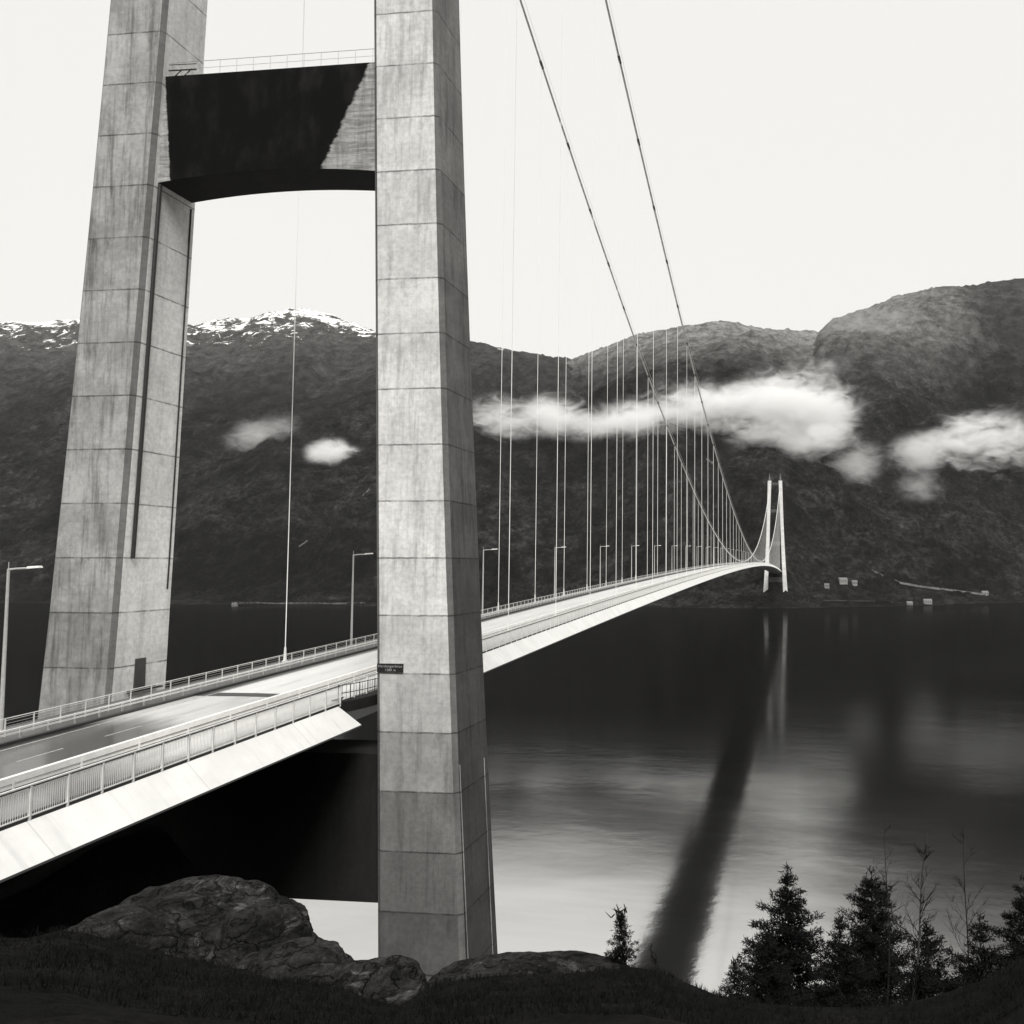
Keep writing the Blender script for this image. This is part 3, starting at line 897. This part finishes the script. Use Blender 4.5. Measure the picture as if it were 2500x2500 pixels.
# ------------------------------------------------------------------ cables and hangers
ORD = ['first', 'second', 'third', 'fourth', 'fifth', 'sixth', 'seventh', 'eighth', 'ninth', 'tenth', 'eleventh', 'twelfth', 'thirteenth', 'fourteenth']
TENS = {2: 'twenty', 3: 'thirty', 4: 'forty', 5: 'fifty', 6: 'sixty'}
def ordinal(n):
    base = ['', 'first', 'second', 'third', 'fourth', 'fifth', 'sixth', 'seventh', 'eighth', 'ninth', 'tenth', 'eleventh', 'twelfth', 'thirteenth', 'fourteenth', 'fifteenth', 'sixteenth', 'seventeenth', 'eighteenth', 'nineteenth']
    if n < 20: return base[n]
    t_, u_ = divmod(n, 10)
    return TENS[t_] + '-' + base[u_] if u_ else TENS[t_][:-1] + 'ieth'
HX = [15 + 20 * k for k in range(65)]
for s, side in ((1, 'left'), (-1, 'right')):
    r = empty('suspension_cable', (0, s * 7.34, 185))
    tag(r, {'left': 'left of the two main cables, sagging low then rising to the far tower', 'right': 'right of the two main cables, ending at the right far tower leg'}[side], 'bridge cable', 'main suspension cables')
    mb = MB()
    X = list(np.linspace(0, SPAN, 260))
    mb.tube([(x, s * 7.34, cabz(x)) for x in X], [min(.32, .17 + .00028 * x) for x in X], 8)
    loc_build(mb, 'cable', M['cable'], r, smooth=True)
    mb = MB()
    mb.tube([(0, s * 7.34, cabz(0)), (-60, s * 7.34, cabz(0) - 28), (-160, s * 7.34, cabz(0) - 78)], .29, 8)
    loc_build(mb, 'back_stay', M['cable'], r)
    mb = MB(); mb.tube([(x, s * 7.34 + .35, cabz(x) + 1.0) for x in X], .02, 4); mb.tube([(x, s * 7.34 - .35, cabz(x) + 1.0) for x in X], .03, 4)
    loc_build(mb, 'hand_wire', M['cable'], r)
    cl0 = MB(); cl0.tube([(-.9, 0, 0), (.9, 0, 0)], .25, 8)
    first = None
    for k, x in enumerate(HX):
        if first is None: first = cl0.build('cable_clamp', M['conc_edge']); o = first
        else: o = first.copy(); COL.objects.link(o)
        o.parent = r; o.location = (x, 0, cabz(x) - 185)
        sl = (cabz(x + 1) - cabz(x - 1)) / 2
        o.rotation_euler = (0, -math.atan(sl), 0)
    # hangers, each a thing of its own
    for k, x in enumerate(HX):
        z0, z1 = deckz(x) - .35, cabz(x)
        h = empty('hanger_cable', (x, s * 7.34, z0))
        if k < 12:
            lab = '%s vertical hanger past the near tower, under the %s main cable' % (ORD[k], side)
        elif k > 56:
            lab = '%s hanger counted from the far tower, under the %s main cable' % (ORD[64 - k], side)
        else:
            lab = '%s hanger past the near tower, in the crowded rows under the %s main cable' % (ordinal(k + 1), side)
        tag(h, lab, 'hanger', 'vertical hangers under the %s main cable' % side)
        mb = MB(); mb.tube([(0, 0, 0), (0, 0, z1 - z0)], .04 if k < 10 else .055, 6); mb.build('rod', M['hanger'], h)
        if k < 10:
            mb = MB(); mb.tube([(0, 0, 0), (0, 0, 1.3)], [.16, .09], 8); mb.box(-.3, .3, -.12, .12, -.15, .1)
            mb.build('anchor_socket', M['rail'], h)

# ------------------------------------------------------------------ street lamps, 40 m apart on the far edge
lp = empty('street_lamp', (0, 0, 0))
mb = MB(); mb.tube([(0, 0, -.1), (0, 0, 3), (0, 0, 9.55)], [.13, .11, .075], 8); mb.build('pole', M['galv'], lp)
mb = MB(); mb.tube([(0, 0, 9.5), (0, -.5, 9.56), (0, -1.4, 9.6)], [.06, .05, .05], 6); mb.build('arm', M['galv'], lp)
mb = MB(); mb.add([(-.13, -1.3, 9.56), (.13, -1.3, 9.56), (.15, -2.15, 9.62), (-.15, -2.15, 9.62), (-.09, -1.3, 9.70), (.09, -1.3, 9.70), (.1, -2.1, 9.74), (-.1, -2.1, 9.74)],
                  [(0, 3, 2, 1), (4, 5, 6, 7), (0, 1, 5, 4), (1, 2, 6, 5), (2, 3, 7, 6), (3, 0, 4, 7)]); mb.build('lamp_head', M['lamphead'], lp)
mb = MB(); mb.tube([(0, 0, 9.5), (0, 0, 9.95)], .02, 4); mb.build('aerial', M['galv'], lp)
mb = MB(); mb.box(-.2, .2, -.2, .2, -.12, .02); mb.build('base_plate', M['galv'], lp)
for k in range(-1, 32):
    x = 27 + 40 * k if k >= 0 else -15.6
    o = lp if k == -1 else copy_tree(lp)
    o.location = (x, 7.05, deckz(x) - .3)
    if k == -1: lab = 'street lamp at the far left whose head just enters the frame'
    elif k == 0: lab = 'tall street lamp standing between the two near tower legs'
    elif k < 10: lab = '%s street lamp beyond the right leg of the near tower' % ORD[k - 1]
    else: lab = 'tiny distant street lamp, %s beyond the right leg, among crowded hangers' % ordinal(k)
    tag(o, lab, 'street lamp', 'street lamps along the bridge')

# ------------------------------------------------------------------ foreground rocks
def place(col, row, dist):
    """a point on the sight line (2500-px frame) at a forward distance"""
    return CAM + FWD * dist + RGT * ((col - PX) / FPX * dist) + UPV * ((PY - row) / FPX * dist)
def rock(center, r, seed, label, rot=0.0, flat=.75, sub=6, name='rock_outcrop', group='rocks on the near bank'):
    bm = bmesh.new(); bmesh.ops.create_icosphere(bm, subdivisions=sub, radius=1.0)
    off = Vector((seed * 7.3, seed * 1.7, seed))
    for v in bm.verts:
        p = v.co.copy()
        n1 = noise.fractal(p * .9 + off, 1.0, 2.0, 3)
        n2 = noise.fractal(p * 3.2 + off, .9, 2.1, 5)
        cr = noise.ridged_multi_fractal(Vector((p.x * 1.2, p.y * 1.2, p.z * 3.0)) + off, 1.0, 2.0, 4, 1.0, 2.0)
        k = 1 + .16 * n1 + .05 * n2 - .035 * cr
        sgn = 1 if p.z > 0 else -1
        p.z = sgn * abs(p.z) ** flat
        v.co = Vector((p.x * r[0], p.y * r[1], p.z * r[2])) * k
    me = bpy.data.meshes.new(name); bm.to_mesh(me); bm.free()
    me.materials.append(M['rock']); me.polygons.foreach_set("use_smooth", [True] * len(me.polygons))
    o = bpy.data.objects.new(name, me); COL.objects.link(o)
    o.location = center
    o.rotation_euler = (0, 0, math.atan2(FH.y, FH.x) + rot)
    tag(o, label, 'rock', group)
    return o
# local axes: x = away from the lens, y = to the left
def rock_at(col, row_top, dist, w_px, rx, rz, seed, label, **kw):
    top = place(col * K, row_top * K, dist)
    ry = w_px * K / FPX * dist / 2
    return rock(top - Vector((0, 0, rz)), (rx, ry, rz), seed, label, **kw)
rock_at(355, 1668, 24.5, 500, 3.2, 2.6, 1.0, 'broad humped rock outcrop with pale streaks at the lower left', flat=.85)
rock_at(488, 1712, 23.0, 205, 1.6, 1.6, 2.3, 'rounded right shoulder of rock sloping down to the water', flat=.7)
rock_at(560, 1784, 20.5, 250, 1.4, 1.0, 3.1, 'low dark rock below the humped outcrop')
rock_at(690, 1812, 20.0, 230, 1.2, .9, 4.2, 'flat cracked rock left of the foot of the near leg')
rock_at(215, 1735, 21.5, 330, 1.8, 1.4, 5.5, 'dark sloping rock at the far lower left')
rock_at(1010, 1812, 21.0, 420, 1.6, .8, 6.1, 'long low mound of mossy rock under the near leg', flat=.6)
# cut stump on the crest
p = place(1041 * K, 1822 * K, 20.6)
mb = MB(); mb.tube([(0, 0, -.35), (.01, 0, -.1), (0, 0, .13)], [.13, .11, .10], 10)
o = mb.build('tree_stump', M['bark']); o.location = p
tag(o, 'short dark stump on the mossy crest', 'tree stump')

# ------------------------------------------------------------------ trees
def ground_z(x, y): return bank_h(x, y)
def pine(col, row_top, dist, height, spread, seed, label, tier=26, dens=1.0, skew=0.0, lean=0.0):
    rnd = random.Random(seed)
    top = place(col * K, row_top * K, dist)
    base = Vector((top.x, top.y, top.z - height))
    root = empty('pine_tree', tuple(base)); tag(root, label, 'tree', 'pines on the near bank')
    mb = MB()
    pts = [(lean * (i / 8) ** 2 * height + .03 * math.sin(i), .03 * math.cos(i * 1.7), height * i / 8) for i in range(9)]
    mb.tube(pts, [max(.012, height * .02 * (1 - i / 8.2)) for i in range(9)], 8)
    crown = MB()
    def tuft(c, dirv, size, n):
        for _ in range(n):
            d = (dirv * .6 + Vector((rnd.gauss(0, 1), rnd.gauss(0, 1), rnd.gauss(0, .9) + .35)) * .75).normalized()
            L = size * rnd.uniform(.5, 1.0)
            w = d.orthogonal().normalized(); w = (Matrix.Rotation(rnd.uniform(0, 6.28), 3, d) @ w) * size * .10
            o_ = c + Vector((rnd.gauss(0, 1), rnd.gauss(0, 1), rnd.gauss(0, .8))) * size * .35
            crown.add([o_ - w, o_ + w, o_ + d * L + w * .3, o_ + d * L - w * .3], [(0, 1, 2, 3)])
    for i in range(tier):
        u = (i + rnd.uniform(-.3, .3)) / tier            # 0 bottom .. 1 top
        z = height * (.06 + .93 * u)
        R = spread * (1 - u) ** .85 * rnd.uniform(.72, 1.12) + spread * .04
        nb = max(3, int((7 - 3 * u) * dens))
        a0 = rnd.uniform(0, 6.28)
        for b_ in range(nb):
            a = a0 + b_ * 6.283 / nb + rnd.uniform(-.35, .35)
            r_ = R * rnd.uniform(.65, 1.15) * (1 + skew * math.cos(a))
            c0 = Vector((lean * (z / height) ** 2 * height, 0, z))
            tip = c0 + Vector((math.cos(a) * r_, math.sin(a) * r_, r_ * rnd.uniform(.05, .38)))
            mb.tube([c0, (c0 + tip) / 2 - Vector((0, 0, r_ * .05)), tip], [.02 * height / 7, .012 * height / 7, .005], 5, cap=False)
            m = max(2, int(r_ / .17))
            for q in range(m + 1):
                f = .22 + .78 * q / m
                c = c0.lerp(tip, f)
                sz = .20 * (height / 7) ** .35 * (1 - .25 * f) * rnd.uniform(.8, 1.25)
                side = Vector((-math.sin(a), math.cos(a), 0)) * r_ * .24 * (1 - f * .5)
                dv = (tip - c0).normalized()
                tuft(c, dv, sz, int(15 * dens))
                if r_ > .35:
                    tuft(c + side * rnd.uniform(.5, 1.1), dv, sz, int(10 * dens)); tuft(c - side * rnd.uniform(.5, 1.1), dv, sz, int(10 * dens))
    tuft(Vector((lean * height, 0, height - .05)), Vector((0, 0, 1)), .22, 24)
    mb.build('trunk', M['bark'], root)
    crown.build('crown', M['needles'], root)
    return root
pine(1486, 1640, 31.0, 6.2, 2.25, 11, 'tall pointed pine dark against the bright water', tier=26)
pine(1645, 1643, 34.0, 6.6, 2.9, 12, 'broad pine just right of the pointed one', tier=22, skew=.25)
pine(1172, 1722, 21.5, 1.25, .40, 13, 'tiny lone pine on the heath crest', tier=13, dens=.9)
pine(1585, 1735, 29.0, 4.2, 1.9, 14, 'low bushy pine filling the gap below the two tall ones', tier=16)
pine(1445, 1755, 27.5, 3.0, 1.5, 15, 'low spreading pine at the left foot of the pointed pine', tier=14)
pine(1750, 1745, 27.0, 5.0, 2.3, 16, 'dense dark pine in the lower right', tier=18)
pine(1850, 1730, 25.0, 5.5, 2.6, 17, 'darkest pine at the lower right corner', tier=18)
pine(1935, 1660, 30.0, 8.0, 3.0, 18, 'tall pine cut by the right edge of the frame', tier=22)
pine(1388, 1815, 26.5, 1.2, .6, 19, 'little shrubby pine left of the pine group', tier=8)

def bare_tree(col, row_top, dist, height, seed, label, lean=0.0, mat='birch', r0=.05, nb=26, name='birch_tree'):
    rnd = random.Random(seed)
    top = place(col * K, row_top * K, dist); base = Vector((top.x, top.y, top.z - height))
    root = empty(name, tuple(base)); tag(root, label, 'tree', 'bare saplings on the near bank')
    tr, br = MB(), MB()
    L = RH * lean
    n = 12
    def P(u): return Vector((0, 0, height * u)) - L * height * (1 - u) + Vector((math.sin(u * 9 + seed) * .05, math.cos(u * 7) * .05, 0))
    tr.tube([P(i / n) for i in range(n + 1)], [r0 * (1 - .85 * i / n) for i in range(n + 1)], 7)
    def limb(p, d, ln, r, lev):
        pts = [p]; dd = d.copy()
        for i in range(5):
            dd = (dd + Vector((rnd.gauss(0, .12), rnd.gauss(0, .12), rnd.gauss(.05, .1)))).normalized()
            pts.append(pts[-1] + dd * ln / 5)
        br.tube(pts, [r * (1 - .15 * i) for i in range(6)], 4, cap=False)
        if lev:
            for _ in range(5):
                q = pts[rnd.randint(1, 5)]
                limb(q, (dd + Vector((rnd.gauss(0, .6), rnd.gauss(0, .6), rnd.gauss(.1, .4)))).normalized(), ln * .5, r * .5, lev - 1)
    for i in range(nb):
        u = rnd.uniform(.3, .97); a = rnd.uniform(0, 6.28)
        limb(P(u), Vector((math.cos(a), math.sin(a), rnd.uniform(.6, 1.5))).normalized(), height * .2 * (1.15 - u), r0 * .28, 2)
    tr.build('trunk', M[mat], root); br.build('crown', M['shrub'], root)
bare_tree(1672, 1545, 28.0, 6.5, 31, 'slender dark leafless sapling above the pines', mat='bark', r0=.035, nb=16)
bare_tree(1752, 1570, 22.0, 5.8, 32, 'pale thin leaning birch in front of the dark pines', lean=.12, r0=.045, nb=26)
bare_tree(1820, 1560, 27.0, 7.0, 34, 'tall bare sapling reaching up the right side', mat='bark', r0=.035, nb=18)
bare_tree(1232, 1782, 21.5, .8, 36, 'tiny twiggy shrub beside the lone pine', mat='bark', r0=.02, nb=30)
bare_tree(553, 1706, 23.2, .55, 37, 'single leaning twig on the edge of the rock', mat='bark', r0=.012, nb=3, lean=-.3)

# heather tufts on the crest
rnd = random.Random(5)
mb = MB()
for _ in range(9000):
    d = rnd.uniform(12.0, 24); l = rnd.uniform(-15.5, 8) * d / 20
    x = CX + FH.x * d + RH.x * l; y = CY + FH.y * d + RH.y * l
    z = bank_h(x, y)
    for _k in range(4):
        h = rnd.uniform(.04, .15); a = rnd.uniform(0, 6.28); w = Vector((math.cos(a), math.sin(a), 0)) * .008
        b0 = Vector((x + rnd.gauss(0, .05), y + rnd.gauss(0, .05), z - .02)); t_ = b0 + Vector((rnd.gauss(0, .04), rnd.gauss(0, .04), h))
        mb.add([b0 - w, b0 + w, t_ + w * .3, t_ - w * .3], [(0, 1, 2, 3)])
tag(mb.build('heather', M['shrub']), 'short dark heather and grass covering the crest', 'ground cover', kind='stuff')

# ------------------------------------------------------------------ far shore: houses, road, scars
def far_point(col, row):
    """first far-slope or shore point met by the sight line"""
    d = (FWD + RGT * ((col * K - PX) / FPX) + UPV * ((PY - row * K) / FPX)).normalized()
    dg = bpy.context.evaluated_depsgraph_get()
    o_ = CAM + d * 1240
    hit, p, nrm, idx, ob, mt = scene.ray_cast(dg, o_, d)
    return (p, d) if hit else (None, d)
bpy.context.view_layer.update()
def house(col, row, w, dp, h, label, ang=0.0, name='house', cat='house'):
    p, d = far_point(col, row)
    if p is None: return
    r = empty(name, (p.x, p.y, p.z - 1)); r.rotation_euler = (0, 0, ang)
    tag(r, label, cat, 'houses on the far shore')
    mb = MB(); mb.box(-dp / 2, dp / 2, -w / 2, w / 2, -2, h); mb.build('wall', M['house'], r)
    mb = MB(); q = h + w * .0 + dp * .38
    mb.add([(-dp / 2 - .4, -w / 2 - .4, h), (dp / 2 + .4, -w / 2 - .4, h), (0, -w / 2 - .4, q), (-dp / 2 - .4, w / 2 + .4, h), (dp / 2 + .4, w / 2 + .4, h), (0, w / 2 + .4, q)],
           [(0, 1, 2), (3, 5, 4), (0, 2, 5, 3), (1, 4, 5, 2), (0, 3, 4, 1)]); mb.build('roof', M['roof'], r)
    for yy in (-w * .28, 0, w * .28):
        mb = MB(); mb.box(-dp / 2 - .06, -dp / 2 + .02, yy - .6, yy + .6, h * .35, h * .75); mb.build('window', M['darksteel'], r)
house(1590, 1099, 13, 9, 5.5, 'long white house by the shore right of the far tower', .3)
house(1612, 1102, 8, 7, 4.5, 'small white house beside the long white one', .2)
house(1560, 1107, 7, 6, 4, 'little pale cabin close to the far tower', -.1)
house(1750, 1138, 12, 8, 4.5, 'low boathouse at the waterline on the right', .1)
house(1716, 1141, 8, 7, 3.5, 'tiny boathouse left of the low one', .1)
house(1858, 1122, 10, 8, 4.5, 'pale house on the headland at the right edge', .1)
house(443, 1144, 6, 6, 4.5, 'tiny white boathouse at the left shoreline', 0)
def slope_strip(pts, w, name, mat, label, cat):
    """a ribbon lying on the far ground along picture points"""
    P3 = []
    for c, r_ in pts:
        p, d = far_point(c, r_)
        if p is not None: P3.append((p - d * 3, d))
    if len(P3) < 2: return
    mb = MB(); up = Vector((0, 0, 1))
    for p, d in P3:
        mb.v.append(tuple(p + up * w * .5)); mb.v.append(tuple(p - up * w * .5))
        mb.v.append(tuple(p + up * w * .5 + d * 8)); mb.v.append(tuple(p - up * w * .5 + d * 8))
    for i in range(len(P3) - 1):
        a = i * 4
        for j, k_ in ((0, 1), (1, 3), (3, 2), (2, 0)):
            mb.f.append((a + j, a + k_, a + 4 + k_, a + 4 + j)); mb.mi.append(0)
    o = mb.build(name, mat); tag(o, label, cat, kind='structure' if cat is None else None)
M['scree'] = plain("pale scree", .12, .9, 0, .5, .15)
M['shorerock'] = plain("pale shore stones", .09, .9, 0, .6, .2)
M['field'] = plain("pale field", .05, .9, 0, .4, .05)
slope_strip([(440, 1138), (480, 1137), (520, 1139), (560, 1138), (620, 1139), (690, 1138)], 2.6, 'shore_road', M['shorerock'], 'pale shore road and rock embankment on the left far shore', None)
slope_strip([(564, 1031), (572, 1026), (580, 1020)], 3.2, 'scree', M['scree'], 'small pale rock scar on the left slope', None)
slope_strip([(684, 935), (692, 928), (697, 922)], 3.2, 'scree', M['scree'], 'pale cut in the slope beside the near leg', None)
slope_strip([(1332, 866), (1340, 871), (1346, 874)], 5, 'scree', M['scree'], 'pale slab behind the right main cable', None)
slope_strip([(1645, 1076), (1665, 1086), (1700, 1100), (1740, 1107), (1790, 1113), (1860, 1122)], 3.4, 'shore_road', M['scree'], 'pale road along the right headland', None)
slope_strip([(1520, 1132), (1560, 1133), (1640, 1134), (1700, 1137), (1760, 1141)], 1.2, 'shore_line', M['field'], 'pale stones along the right far waterline', None)
slope_strip([(1545, 745), (1575, 700), (1600, 650)], 3, 'path', M['field'], 'faint diagonal track on the right mountain', None)

# ------------------------------------------------------------------ mist banks and haze
def mist_mat(name, dens, seed, asp):
    m = bpy.data.materials.new(name); m.use_nodes = True
    t = m.node_tree; t.nodes.clear()
    out = t.nodes.new("ShaderNodeOutputMaterial"); v = t.nodes.new("ShaderNodeVolumePrincipled")
    v.inputs["Color"].default_value = (.97, .97, .965, 1); v.inputs["Anisotropy"].default_value = .0
    tc = t.nodes.new("ShaderNodeTexCoord"); gp = t.nodes.new("ShaderNodeNewGeometry")
    def mth(op, a, b=None):
        x = t.nodes.new("ShaderNodeMath"); x.operation = op
        for i, q in enumerate((a, b)):
            if q is None: continue
            if isinstance(q, (int, float)): x.inputs[i].default_value = q
            else: t.links.new(q, x.inputs[i])
        return x.outputs[0]
    def nz(sc, det, ro, loc, stretch, dist=0.0):
        mp = t.nodes.new("ShaderNodeMapping"); mp.inputs["Location"].default_value = loc; mp.inputs["Scale"].default_value = stretch
        t.links.new(gp.outputs["Position"], mp.inputs[0])
        n = t.nodes.new("ShaderNodeTexNoise"); n.inputs["Scale"].default_value = sc; n.inputs["Detail"].default_value = det
        n.inputs["Roughness"].default_value = ro; n.inputs["Distortion"].default_value = dist
        t.links.new(mp.outputs[0], n.inputs["Vector"]); return n.outputs["Fac"]
    ln = t.nodes.new("ShaderNodeVectorMath"); ln.operation = 'LENGTH'; t.links.new(tc.outputs["Object"], ln.inputs[0])
    fall = mth('SUBTRACT', 1.0, ln.outputs["Value"])
    # Object axes: x across, y away, z up; the bank is asp times wider than tall
    n1 = nz(1.0, 2, .5, (seed, seed * 2, 0), (.007, .007, .014), .5)
    n2 = nz(1.0, 6, .62, (seed * 3, 1, seed), (.022, .022, .045), 1.2)
    val = mth('ADD', fall, mth('ADD', mth('MULTIPLY', mth('SUBTRACT', n1, .5), 1.6), mth('MULTIPLY', mth('SUBTRACT', n2, .5), 1.9)))
    mr = t.nodes.new("ShaderNodeMapRange"); mr.interpolation_type = 'SMOOTHSTEP'
    t.links.new(val, mr.inputs[0]); mr.inputs[1].default_value = .10; mr.inputs[2].default_value = 1.15; mr.inputs[3].default_value = 0; mr.inputs[4].default_value = dens
    edge = t.nodes.new("ShaderNodeMapRange"); edge.interpolation_type = 'SMOOTHSTEP'
    t.links.new(fall, edge.inputs[0]); edge.inputs[1].default_value = 0; edge.inputs[2].default_value = .55; edge.inputs[3].default_value = 0; edge.inputs[4].default_value = 1
    t.links.new(mth('MULTIPLY', mr.outputs[0], edge.outputs[0]), v.inputs["Density"])
    t.links.new(v.outputs[0], out.inputs["Volume"])
    return m
def mist(c0, r0, w_px, h_px, dens, seed, label, tilt=0.0, depth=90, dist=None, off=.35):
    p, d = far_point(c0, r0)
    D = dist or ((p - CAM).dot(FWD) if p is not None else 2200)
    D = D - depth * off
    c = place(c0 * K, r0 * K, D)
    s = K / FPX * D
    bm = bmesh.new(); bmesh.ops.create_icosphere(bm, subdivisions=3, radius=1.0)
    me = bpy.data.meshes.new('mist'); bm.to_mesh(me); bm.free()
    me.materials.append(mist_mat('mist %s' % seed, dens, seed, w_px / h_px))
    o = bpy.data.objects.new('mist', me); COL.objects.link(o)
    rot = Matrix((RGT, FWD, UPV)).transposed().to_4x4()
    o.matrix_world = Matrix.Translation(c) @ rot @ Matrix.Rotation(math.radians(-tilt), 4, 'Y') @ Matrix.Diagonal((w_px * s / 2, depth, h_px * s / 2, 1))
    tag(o, label, 'mist', 'mist banks on the far slope')
    return o
mist(950, 790, 210, 120, .04, 1.3, 'rounded bright mist bank just right of the near leg', off=.8)
mist(1050, 784, 210, 115, .045, 1.9, 'second hump of the bright mist bank beside the near leg', off=.9)
mist(1140, 800, 320, 80, .035, 2.9, 'thin mist neck joining two larger banks', tilt=5, off=1.1)
mist(1330, 775, 540, 155, .046, 3.2, 'wide bright mist bank behind the main cables', tilt=5, off=.6)
mist(1500, 772, 350, 240, .048, 4.4, 'tallest puff of mist above the far tower', tilt=12, off=.5)
mist(1560, 825, 200, 120, .03, 5.9, 'ragged mist tail trailing down to the right', tilt=20, off=.6)
mist(1615, 878, 150, 130, .014, 11.2, 'dim low wisp under the end of the ragged tail', tilt=20, off=.6)
mist(1838, 845, 330, 195, .05, 6.2, 'mist bank at the right edge over the dark slope', tilt=8, off=.6)
mist(1735, 862, 170, 120, .018, 7.7, 'faint grey wisp hanging left of the right edge bank', off=.6)
mist(1735, 920, 130, 90, .008, 7.2, 'barely visible wisp under the right edge bank', off=.6)
mist(495, 822, 200, 100, .009, 8.1, 'faint slanting wisp seen between the tower legs', tilt=22, off=.6)
mist(628, 856, 110, 78, .045, 9.5, 'small bright puff close to the near leg', off=.6)
mist(1630, 612, 330, 120, .003, 12.5, 'pale veil over the left shoulder of the right mountain', off=1.2)

mb = MB(); mb.box(-1900, 5200, -5200, 5200, -60, 1420)
hz = mb.build('haze', M['water'])
hm = bpy.data.materials.new('haze'); hm.use_nodes = True; t = hm.node_tree; t.nodes.clear()
out = t.nodes.new("ShaderNodeOutputMaterial"); v = t.nodes.new("ShaderNodeVolumePrincipled")
v.inputs["Color"].default_value = (1, .995, .98, 1); v.inputs["Density"].default_value = .000014; v.inputs["Anisotropy"].default_value = 0.0
t.links.new(v.outputs[0], out.inputs["Volume"])
hz.data.materials.clear(); hz.data.materials.append(hm)
tag(hz, 'thin even haze filling the fjord', kind='stuff')
